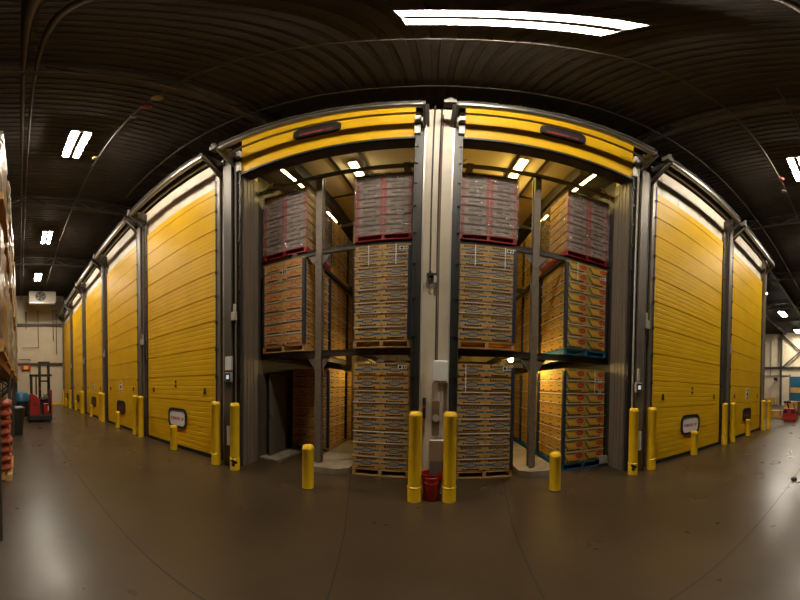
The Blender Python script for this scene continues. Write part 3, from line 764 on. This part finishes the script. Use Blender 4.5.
# white door leaf in the empty ground slot of the left bay, odd crate in the right bay
d = tag(empty('air_baffle', (-3.52, 5.15, 0)), 'pale upright panel standing in the empty ground slot of left bay', 'panel')
MB().bbox(0, .05, -.30, .36, .05, 1.95, .01).build('leaf', [mat('baffle_grey', (.10, .085, .065), .6)], d); MB().box(-.01, .07, -.45, .45, 0, .05).build('foot', [CONC], d); MB().cyl((.05, -.3, 1.0), (.09, -.3, 1.0), .03, 10).build('knob', [STLB], d)
tag(MB().box(-3.6, -3.1, 4.6, 5.7, 0.001, .05).build('floor_pad', [CONC]), 'low concrete pad in the empty ground slot of left bay', 'pad')
g = tag(empty('green_crate', (1.72, 6.6, .12)), 'small green crate on the plinth of the right bay', 'crate')
m = MB(); m.box(-.17, .17, -.2, -.18, 0, .32); m.box(-.17, .17, .18, .2, 0, .32); m.box(-.17, -.15, -.18, .18, 0, .32); m.box(.15, .17, -.18, .18, 0, .32); m.box(-.17, .17, -.2, .2, 0, .02); m.build('box', [mat('crate_green', (.10, .20, .05), .6)], g); MB().box(-.1, .1, -.206, -.2, .1, .22).build('label_patch', [CARD], g)
g = tag(empty('bumper_bracket', (3.42, 4.50, 0)), 'pale steel stop bracket on the floor at right bay edge', 'bracket')
m = MB(); m.box(-.16, .06, -.06, -.05, .08, .24); m.box(-.16, .06, -.06, .03, .22, .24); m.bar((-.15, -.055, .09), (.05, -.055, .22), .03); m.build('plate', [GALV], g)

# ------------------------------------------------------------------ lamps
def ceiling_light(x, y, z, label, L=1.2, tube=TUBE, name='ceiling_light', along='x', w=.46, group='twin tube ceiling lights', drop=.35):
    t = tag(empty(name, (x, y, z), 0 if along == 'x' else pi/2), label, 'light', group)
    m = MB(); m.prism([(-L/2-.03, -w/2, 0), (-L/2-.03, w/2, 0), (-L/2-.03, w/2-.04, .09), (-L/2-.03, -w/2+.04, .09)], (L+.06, 0, 0)); m.build('housing', [GALV], t)
    for s in ((-1, 1) if w > .2 else (0,)):
        ww = w/2-.095 if w > .2 else w-.04
        yc = s*(w/4+.015)
        m = MB(); m.box(-L/2, L/2, yc-ww/2, yc+ww/2, -.03, -.002); m.build('tube', [tube], t)
    if w > .2: MB().box(-L/2, L/2, -.045, .045, -.04, -.001).build('glow_divider', [STLD], t)  # dark strip added to keep the two tube glows apart
    for s in (-1, 1): MB().cyl((s*L*.42, 0, .085), (s*L*.42, 0, .09+drop), .008, 6).build('hanger', [STLD], t)
    return t
ceiling_light(-6.0, 1.39, 9.66, 'large twin-tube light over the left aisle, highest of its row')
ceiling_light(-12.57, 1.39, 9.66, 'twin-tube light over the left aisle, second in its row')
ceiling_light(-18.15, 1.35, 9.66, 'small-looking twin-tube light over the left aisle by the fan unit')
ceiling_light(.35, 1.39, 9.66, 'twin-tube light overhead before the white center pillar')
ceiling_light(6.86, 1.42, 9.66, 'large twin-tube light over the right aisle')
ceiling_light(12.9, 1.42, 9.66, 'twin-tube light over the right aisle beyond the door wall end')
ceiling_light(24.8, 6.42, 9.6, 'twin-tube light in the far right hall, nearer one', w=.6, L=1.5)
ceiling_light(32.4, 6.45, 9.6, 'twin-tube light in the far right hall, farther one', w=.6, L=1.5)
ceiling_light(18.5, 6.4, 9.6, 'twin-tube light in the right hall past the cold rooms')
R = 'strip lights in the cold rooms'
ceiling_light(1.56, 5.42, 7.50, 'broad warm strip light on the right bay ceiling', L=1.4, tube=TUBEY, along='y', w=.19, group=R, drop=.02, name='strip_light')
ceiling_light(-1.63, 5.28, 7.50, 'broad pale strip light on the left bay ceiling', L=.75, tube=TUBEW, along='y', w=.19, group=R, drop=.02, name='strip_light')
ceiling_light(3.03, 6.05, 7.47, 'narrow strip light above the right outer lane', L=3.0, tube=TUBEN, along='y', w=.09, group=R, drop=.02, name='strip_light')
ceiling_light(-2.99, 6.05, 7.47, 'narrow strip light above the left outer lane', L=3.0, tube=TUBEN, along='y', w=.09, group=R, drop=.02, name='strip_light')
def bulkhead(x, y, z, label):
    t = tag(empty('bulkhead_lamp', (x, y, z)), label, 'lamp', 'lamps under the middle tier')
    MB().cyl((0, 0, .04), (0, 0, .09), .06, 14).build('base', [GALV], t); m = MB(); m.lathe([(.015, -.03), (.04, -.02), (.055, .01), (.05, .04)], n=14); m.build('globe', [BULB], t, True)
bulkhead(1.53, 5.15, 2.24, 'small glowing lamp under the middle tier of the right bay')
bulkhead(2.19, 5.62, 2.24, 'unseen lamp added deep under the middle tier of the right bay')  # added lamp, kept out of view behind the post to brighten deep cartons
bulkhead(-1.70, 6.9, 2.24, 'lamp deep under the middle tier of the left bay')

# ------------------------------------------------------------------ pipes and fittings under the ceiling
def pipe(y, z, r, x0, x1, label, m=STLD): tag(MB().cyl((x0, y, z), (x1, y, z), r, 10).build('ceiling_pipe', [m], None, True), label, 'pipe')
PIPE = mat('pipe_brown', (.07, .054, .04), .5, .3)
pipe(.17, 9.65, .035, XL+.1, 3, 'ceiling pipe over the left aisle, outer one of two close pipes', PIPE)
pipe(.31, 9.65, .025, XL+.1, 3, 'ceiling pipe over the left aisle, inner one of two close pipes', PIPE)
pipe(2.1, 9.72, .03, XL+.1, XR-.5, 'long sprinkler pipe under the ceiling with small fittings', PIPE)
pipe(3.72, 9.72, .03, -8.5, XR-.5, 'long pipe under the ceiling near the door wall', PIPE)
pipe(1.1, 9.8, .022, 3.4, XR-.5, 'thin conduit under the ceiling over the right aisle', PIPE)
def branch(p, q, label): tag(MB().cyl(p, q, .022, 8).build('ceiling_pipe', [PIPE], None, True), label, 'pipe')
branch((-3.55, 2.14, 9.72), (-3.4, 3.69, 9.72), 'short cross pipe joining two ceiling pipes over left bay'); branch((6.3, 2.14, 9.72), (6.3, 3.69, 9.72), 'short cross pipe joining two ceiling pipes over first right door')
def detector(x, y, z, col, label, r=.10, cat='detector'):
    t = tag(empty('ceiling_detector', (x, y, z)), label, cat, 'fittings on the sprinkler pipe'); m = MB(); m.lathe([(r*.5, -.07), (r*.9, -.05), (r, -.02), (r, 0)], n=18); m.build('dome', [col], t, True); MB().cyl((0, 0, 0), (0, 0, .06), .02, 8).build('stem', [STLD], t)
YD = mat('detector_yellow', (.22, .15, .06), .5)
RD = mat('detector_red', (.16, .018, .014), .5)
GD = mat('detector_grey', (.16, .13, .10), .5)
detector(-3.58, 2.11, 9.63, YD, 'round yellowish ceiling fitting over left aisle, highest of them'); detector(-3.95, 2.12, 9.63, RD, 'round red ceiling fitting beside the yellowish one over left aisle')
detector(-4.4, 2.1, 9.63, GD, 'pale ceiling fitting beyond the red one over left aisle', .07); detector(-6.5, 2.0, 9.63, YD, 'small ceiling fitting beside the highest left light', .08); detector(-9.7, 2.2, 9.63, GD, 'pale wide ceiling fitting over left aisle beside the truss')
detector(7.25, 2.05, 9.63, RD, 'red ceiling fitting over the right aisle'); detector(7.98, 2.14, 9.63, GD, 'pale ceiling fitting over the right aisle next to the red one')

# fan unit by the left end wall
e = tag(empty('evaporator_unit', (-21.0, 1.9, 8.62)), 'white ceiling fan unit hanging before the left end wall', 'fan unit')
MB().bbox(-.6, 0, -1.08, 1.08, 0, 1.0, .03).build('casing', [mat('fan_casing', (.42, .37, .29), .5, var=.1)], e)
m = MB(); m.ring([(.03, -.15+.45*cos(2*pi*i/24), .52+.45*sin(2*pi*i/24)) for i in range(24)], [(.03, -.15+.38*cos(2*pi*i/24), .52+.38*sin(2*pi*i/24)) for i in range(24)], (-.06, 0, 0)); m.build('fan_ring', [GREYP], e)
MB().cyl((-.01, -.15, .52), (.012, -.15, .52), .38, 24).build('fan_opening', [BLK], e)
m = MB()
for i in range(5):
    a = 2*pi*i/5; m.prism([(.016, -.15+.05*cos(a), .52+.05*sin(a)), (.016, -.15+.34*cos(a-.3), .52+.34*sin(a-.3)), (.016, -.15+.34*cos(a+.3), .52+.34*sin(a+.3))], (.006, 0, 0))
m.build('fan_blade', [GREYP], e)
m = MB(); m.box(-.55, .05, -1.0, 1.0, -.10, -.02); m.build('drip_pan', [GALV], e)
for s in (-1, 1): MB().cyl((-.3, s*.9, .98), (-.3, s*.9, 1.45), .02, 8).build('hanger', [STLD], e)
# pipes on the left end wall
for pts, lab in (([(1.67, 8.5), (1.67, 5.1), (.25, 5.1)], 'bent drain pipe under the fan unit on the end wall'), ([(3.0, 8.6), (3.0, 5.7)], 'short upright pipe on the end wall beside the doors'), ([(3.28, 8.6), (3.28, 4.5)], 'longer upright pipe on the end wall beside the doors'), ([(.9, 4.05), (-.1, 4.05)], 'low level pipe on the end wall by the rack'), ([(.62, 8.4), (.62, 6.8)], 'stub pipe high on the end wall by the rack')):
    m = MB(); m.tube([(XL+.2, a, b) for a, b in pts], .03, 8); q = pts[-1]; m.cyl((XL+.15, pts[0][0], pts[0][1]-.05), (XL+.25, pts[0][0], pts[0][1]-.05), .06, 8)
    tag(m.build('wall_pipe', [STLD]), lab, 'pipe')
s = tag(empty('wall_sign', (XL+.19, .55, 3.12)), 'small red and yellow sign on the left end wall behind the rack end', 'sign')
MB().box(-.02, .0, -.42, .42, 0, .42).build('board', [REDL], s); MB().box(0, .012, -.2, .2, .05, .37).build('panel', [BOLY], s)

# ------------------------------------------------------------------ forklift (stand-up reach truck)
t = tag(empty('forklift', (-12.25, .93, 0)), 'red stand-up forklift with black mast parked in the left aisle', 'forklift')
m = MB(); m.bbox(-1.75, -.02, -.55, .56, .06, .34, .04); m.build('chassis', [TRUCKB], t)
m = MB(); pr = [(-.50, .34), (.0, .34), (.0, .80), (-.05, 1.05), (-.16, 1.22), (-.30, 1.30), (-.50, 1.30)]
m.prism([(0, y, z) for y, z in pr], (-.95, 0, 0)); bc_ = m.build('battery_cover', [REDT], t)
put = MB(); vs_, fs_ = text2d('TB'); put.add([(.003, -.26+a*.22, .82+b*.11) for a, b in vs_], fs_, 0); put.build('lettering', [TRUCKB], bc_)
m = MB(); m.bbox(-.9, 0, .16, .40, .36, .86, .02); sp_ = m.build('step_panel', [REDT], t)
m = MB(); m.bbox(-1.0, -.03, .02, .50, .30, .36, .01); m.bbox(-.95, -.45, .02, .42, .36, 1.05, .02); m.build('operator_bay', [TRUCKB], t)
m = MB(); m.box(0, .01, .34, .39, .55, .75); m.build('data_plate', [WHITE], sp_)
m = MB(); m.bbox(-.9, 0, .50, .56, .34, 1.50, .015); m.build('side_guard', [REDT], t)
for y in (-.38, -.18): 
    m = MB(); m.bar((-.08, y, 1.28), (-.08, y, 2.18), .07); m.build('guard_post', [TRUCKB], t)
for y in (-.40, .52):
    m = MB(); m.bar((-1.0, y, .34), (-1.0, y, 2.18), .07); m.build('guard_post', [TRUCKB], t)
m = MB()
for i in range(6): m.box(-1.1+i*.2, -1.05+i*.2, -.46, .56, 2.16, 2.22)
m.box(-1.1, 0, -.46, -.40, 2.15, 2.24); m.box(-1.1, 0, .50, .56, 2.15, 2.24); m.box(-.06, 0, -.46, .56, 2.15, 2.24); m.build('overhead_guard', [TRUCKB], t)
for y in (.08, .54):
    m = MB(); m.bar((-1.3, y, .15), (-1.3, y, 2.95), .11, .14); m.build('mast_rail', [TRUCKB], t)
m = MB(); m.box(-1.36, -1.24, .08, .54, 2.84, 2.95); m.build('mast_crossbar', [TRUCKB], t); MB().box(-1.36, -1.24, .08, .54, 1.9, 1.98).build('mast_crossbar', [TRUCKB], t)
m = MB(); m.bar((-.2, .10, 1.05), (-.5, .38, 1.30), .08, .05); m.cyl((-.3, .2, 1.12), (-.3, .2, 1.32), .03, 8); m.bbox(-.6, -.3, .04, .44, 1.05, 1.16, .02); m.build('control_console', [GREYP], t)
for y in (-.35, .35):
    m = MB(); m.bar((-1.7, y, .10), (-2.7, y, .10), .13, .09); m.build('outrigger', [TRUCKB], t); m = MB(); m.bar((-1.5, y*.6, .26), (-2.6, y*.6, .26), .11, .04); m.build('fork', [STLD], t)
for y in (-.46, .46): MB().cyl((-.45, y-.05, .10), (-.45, y+.05, .10), .10, 16).build('wheel', [BLK], t)
MB().cyl((-.12, .02, 1.5), (-.12, .02, 1.62), .04, 10).build('beacon', [REDL], t)
# waste bin, blue drum near it
t = tag(empty('waste_bin', (-9.22, -.16, 0)), 'dark grey waste bin on the floor beside the left rack', 'bin')
m = MB(); m.prism([(-.26, -.22, 0), (.26, -.22, 0), (.26, .22, 0), (-.26, .22, 0)], (0, 0, .02)); m.lathe([(.23, .0), (.30, .86), (.31, .87), (.31, .92), (.27, .92), (.2, .05)], n=4*4); m.build('body', [TRUCKB], t)
m = MB(); m.lathe([(.315, .93), (.32, .95), (.2, 1.0), (.05, 1.01)], n=16); m.build('lid', [TRUCKB], t)
t = tag(empty('blue_drum', (-15.05, .02, 0)), 'blue covered drum standing left of the red forklift', 'drum')
m = MB(); m.lathe([(.48, .0), (.48, .4), (.50, .42), (.48, .44), (.48, .80)], n=24); m.build('barrel', [TRUCKB], t, True); m = MB(); m.lathe([(.50, .80), (.55, .85), (.52, 1.1), (.38, 1.3), (.1, 1.38)], n=24); m.build('blue_cover', [BLUED], t, True)

# ------------------------------------------------------------------ produce sacks by the left rack
def sack_mesh(seed):
    rnd = random.Random(seed); m = MB(); n = 18; k = 10; vs = []; fs = []
    for j in range(k+1):
        v = -1 + 2*j/k; rr = (max(0, 1-abs(v)**3.2))**.5; rr = max(rr, .12)
        for i in range(n):
            a = 2*pi*i/n; ca, sa = cos(a), sin(a); q = 1+rnd.uniform(-.07, .07)
            vs.append((.30*v, (abs(ca)**.75)*(1 if ca > 0 else -1)*.23*rr*q, .095 + (abs(sa)**.8)*(1 if sa > 0 else -1)*.085*rr*q))
    for j in range(k):
        for i in range(n): fs.append((j*n+i, j*n+(i+1) % n, (j+1)*n+(i+1) % n, (j+1)*n+i))
    fs.append(tuple(range(n-1, -1, -1))); fs.append(tuple(range(k*n, k*n+n)))
    return m.add(vs, fs)
sm = [sack_mesh(i) for i in range(3)]; SM = []
pallet(1.3, .62, .13, WOOD, 'wooden_pallet', 'wooden pallet under the red produce sacks by the left rack', 'aisle pallets', (-5.15, -.48, 0))
for L in range(8):
    for c_, xx in ((0, -4.83), (1, -5.46)):
        i = (L*2+c_) % 3
        if len(SM) < 3 and i == len(SM): o = sm[i].build('produce_sack', [SACK], None, True); SM.append(o)
        else: o = SM[i].copy(); COL.objects.link(o)
        o.location = (xx + random.uniform(-.015, .015), -.42 + random.uniform(-.03, .03), .134 + L*.166); o.rotation_euler = (0, 0, random.uniform(-.05, .05)); o.scale = (1, 1, .87)
        tag(o, 'red mesh produce sack, %s up in the %s column beside the rack' % (ORD[L+1], 'near' if c_ == 0 else 'far'), 'sack', 'red produce sacks')

# ------------------------------------------------------------------ pallet rack along the left aisle
XU = [-2.6] + [-5.9 - 2.75*i for i in range(6)]
t = tag(empty('aisle_rack', (0, 0, 0)), 'tall pallet rack running along the left aisle', 'rack')
for x in XU:
    m = MB()
    for y in (-.24, -1.30): m.box(x-.05, x+.05, y-.04, y+.04, 0, 7.2)
    z = .3; k = 0
    while z < 6.6: m.bar((x, -.28, z), (x, -1.26, z+.7), .035) if k % 2 == 0 else m.bar((x, -1.26, z), (x, -.28, z+.7), .035); z += .7; k += 1
    m.build('upright_frame', [STLD], t)
RL = (2.06, 4.06, 6.06)
for a, b in zip(XU, XU[1:]):
    for z in RL:
        for y in (-.24, -1.30): MB().box(b+.05, a-.05, y-.025, y+.025, z-.12, z).build('beam', [mat('rack_orange', (.40, .13, .04), .5) if 'rack_orange' not in bpy.data.materials else bpy.data.materials['rack_orange']], t)
LM = None
WRAPC = [mat('wrap_pale', (.34, .28, .21), .35, var=.3, vs=5., bump=.5, bs=9.), mat('wrap_brown', (.27, .165, .08), .45, var=.35, vs=5., bump=.4, bs=9.)]
def rload(seed):
    rnd = random.Random(seed); m = MB(); N = 6; K = 9
    m.box(-.58, .58, -.55, .55, 0, .02, 2); m.box(-.58, .58, -.55, .55, .11, .14, 2)
    for q in (-.53, 0, .53): m.box(q-.05, q+.05, -.55, .55, .02, .11, 2)
    loop = [(-.56+1.12*i/N, -.54) for i in range(N)] + [(.56, -.54+1.08*i/N) for i in range(N)] + [(.56-1.12*i/N, .54) for i in range(N)] + [(-.56, .54-1.08*i/N) for i in range(N)]
    M_ = len(loop); vs = []; fs = []; H = rnd.uniform(1.35, 1.6)
    for k in range(K+1):
        for a, b in loop: q = 1 + rnd.uniform(-.05, .03); vs.append((a*q, b*q, .14 + H*k/K))
    for k in range(K):
        for i in range(M_): j = (i+1) % M_; fs.append((k*M_+i, k*M_+j, (k+1)*M_+j, (k+1)*M_+i))
    fs.append(tuple(range(K*M_, K*M_+M_))); m.add(vs, fs, rnd.choice((0, 1)))
    return m
RLS = []
for bi, (a, b) in enumerate(zip(XU, XU[1:])):
    for li, z in enumerate(RL):
        for h in (0, 1):
            if bi == 0 and h == 0 and li == 2: continue
            i = len(RLS)
            if i < 6: o = rload(i).build('wrapped_load', [WRAPC[0], WRAPC[1], WOOD], None, False); RLS.append(o)
            else: o = RLS[(bi*5 + li*3 + h*2) % 6].copy(); COL.objects.link(o)
            o.location = (a - .72 - h*1.29, -.70 + random.uniform(-.02, .03), z + .001)
            tag(o, 'wrapped pallet load in the left aisle rack, %s bay, %s level, %s slot' % (ORD[bi+1], ORD[li+1], 'near' if h == 0 else 'far'), 'pallet load', 'wrapped loads in the aisle rack')

# ------------------------------------------------------------------ far right hall
t = tag(empty('pallet_jack', (15.5, 3.5, 0)), 'red electric pallet jack parked in the far right hall', 'pallet jack')
m = MB(); m.prism([(0, -.42, .12), (0, .42, .12), (0, .40, .55), (0, .30, .76), (0, -.30, .76), (0, -.40, .55)], (.55, 0, 0)); jb_ = m.build('body', [REDT], t)
m = MB(); m.bbox(-.03, .5, -.47, .47, .05, .20, .02); m.build('bumper', [REDT], t)
for y in (-.24, .24): MB().box(-.012, -.001, y-.12, y+.12, .48, .68).build('grille', [BLK], jb_)
m = MB(); m.bar((.1, .05, .74), (.0, .12, 1.12), .07); m.build('tiller', [TRUCKB], t)
m = MB(); m.bbox(-.08, .06, -.10, .34, 1.08, 1.22, .03); ch_ = m.build('control_head', [TRUCKB], t); MB().bbox(-.05, .03, .02, .10, 1.2, 1.26, .01).build('red_switch', [REDL], ch_)
m = MB(); m.bar((.3, -.28, .74), (.3, -.18, 1.05), .05); m.bar((.3, -.18, 1.05), (.3, -.32, 1.02), .04); m.build('load_backrest', [TRUCKB], t)
for y in (-.2, .2): m = MB(); m.bar((.5, y, .10), (1.7, y, .10), .16, .06); m.build('fork', [TRUCKB], t)
for y in (-.3, .3): MB().cyl((.15, y-.04, .07), (.15, y+.04, .07), .07, 14).build('wheel', [BLK], t)
def bigbox(name, x0, x1, y0, y1, z0, z1, label, g):
    t = tag(empty(name, ((x0+x1)/2, (y0+y1)/2, z0)), label, 'carton', g); a, b, h = (x1-x0)/2, (y1-y0)/2, z1-z0
    bd = MB().bbox(-a, a, -b, b, 0, h, .008).build('body', [CARD], t); m = MB(); m.box(-a-.002, -a, -.03, .03, 0, h); m.box(-a-.002, a, -.03, .03, h, h+.002); m.build('tape', [INKY], bd)
g = 'cartons stored in the far right hall'
pallet(1.2, 1.1, .13, WOOD, 'wooden_pallet', 'wooden pallet on the floor beside tall bollards at right wall end', 'far hall pallets', (17.6, 5.0, 0))
bigbox('storage_carton', 17.1, 17.65, 4.52, 5.0, .131, .50, 'single storage carton on the low wooden pallet, right half', g)
bigbox('storage_carton', 17.1, 17.65, 5.02, 5.5, .131, .50, 'single storage carton on the low wooden pallet, left half', g)
for i, (y0, nm) in enumerate(((9.25, 'right'), (10.35, 'middle'), (11.45, 'left'))):
    pallet(1.2, 1.05, .14, BLUEP, 'blue_pallet', 'blue pallet by the far right wall, %s of three' % nm, 'far hall pallets', (33.2, y0+.5, 0))
    for L in range(2 if i < 2 else 3):
        bigbox('storage_carton', 32.65, 33.75, y0, y0+1.0, .142+L*.45, .142+(L+1)*.45-.003, 'wide storage carton, %s layer on the %s blue pallet' % (ORD[L+1], nm), g)
pallet(1.2, 1.1, .14, WOOD, 'wooden_pallet', 'wooden pallet behind the red pallet jack', 'far hall pallets', (20.5, 4.4, 0))
for L in range(2):
    for s in (0, 1): bigbox('storage_carton', 19.95, 21.0, 3.86+s*.54, 4.38+s*.54, .142+L*.46, .142+(L+1)*.46-.003, 'storage carton behind the pallet jack, %s layer, %s half' % (ORD[L+1], 'right' if s == 0 else 'left'), g)
d = struct(empty('door_10', (XR, 0, 0)), 'blue dock door in the far right wall')
m = MB(); m.box(-.10, -.02, 4.4, 7.75, .2, 3.95)
for k in range(5): m.box(-.11, -.10, 4.4, 7.75, .78+k*.62, .80+k*.62)
m.build('leaf', [BLUED], d); MB().box(-.13, -.10, 4.4, 7.75, 1.75, 2.45).build('pale_panel', [CARD], d)
for y in (4.3, 7.85): MB().box(-.16, -.01, y-.08, y+.08, 0, 4.2).build('frame', [STL], d)
t = tag(empty('security_camera', (XR-.3, 9.75, 3.5)), 'black camera on a short arm on the far right wall', 'camera')
m = MB(); m.bbox(-.45, .0, -.22, .22, -.12, .28, .04); m.build('housing', [BLK], t); MB().bar((-.1, 0, 0), (.29, 0, -.2), .08).build('arm', [STLD], t)
tag(MB().cyl((XR-.12, 8.0, 4.02), (XR-.12, 12.2, 4.02), .05, 8).build('wall_pipe', [STLD]), 'level pipe on the far right wall', 'pipe')
tag(MB().cyl((XR-.12, 10.6, 4.08), (XR-.12, 10.6, 9.0), .04, 8).build('wall_pipe', [STLD]), 'upright pipe on the far right wall', 'pipe')
tag(MB().bbox(XR-.06, XR-.01, 8.15, 8.45, 1.9, 2.2, .01).build('exit_button', [mat('green_plate', (.1, .5, .05), .5)]), 'small green plate on the pilaster by the blue door', 'plate')
t = tag(empty('warning_beacon', (XE+.06, 3.88, 3.95)), 'small yellow beacon on the right end of the door wall', 'beacon')
m = MB(); m.lathe([(.08, .0), (.10, .03), (.07, .10), (.03, .14)], n=14); m.build('dome', [BOLY], t, True); MB().cyl((0, 0, .13), (0, 0, .45), .025, 8).build('stem', [WHITE], t); MB().bar((0, 0, .43), (-.06, .02, .43), .05).build('arm', [STLD], t)
tag(MB().lathe([(.05, 0), (.06, .02), (.045, .05), (.02, .06)], n=10).build('floor_pebble', [BLK], None, False, (4.86, .98, .001)), 'small black lump lying on the floor joint', 'lump')

# ------------------------------------------------------------------ light of the hall, camera
w = bpy.data.worlds.new('hall_air'); SC.world = w; w.use_nodes = True
w.node_tree.nodes['Background'].inputs['Color'].default_value = (1.0, .82, .60, 1)
w.node_tree.nodes['Background'].inputs['Strength'].default_value = .008

cam = bpy.data.cameras.new('camera'); co = bpy.data.objects.new('camera', cam); COL.objects.link(co)
cam.type = 'PANO'; cam.panorama_type = 'EQUIRECTANGULAR'
F, CX, CY = 263.52, 434.06, 390.23
cam.longitude_min = -CX/F; cam.longitude_max = (800-CX)/F
cam.latitude_max = CY/F; cam.latitude_min = -(600-CY)/F
cam.clip_end = 200; cam.clip_start = .05
co.matrix_world = Matrix.Translation((0, 0, 1.694)) @ Matrix.Rotation(-.0166, 4, 'X') @ Matrix.Rotation(-.0150, 4, 'Y') @ Matrix.Rotation(pi/2, 4, 'X')
SC.camera = co
SC.view_settings.view_transform = 'Standard'; SC.view_settings.look = 'None'
SC.view_settings.gamma = 1; SC.view_settings.use_curve_mapping = False
SC.view_settings.exposure = .14
SC.cycles.sample_clamp_indirect = 3.0
SC.cycles.caustics_reflective = False; SC.cycles.caustics_refractive = False
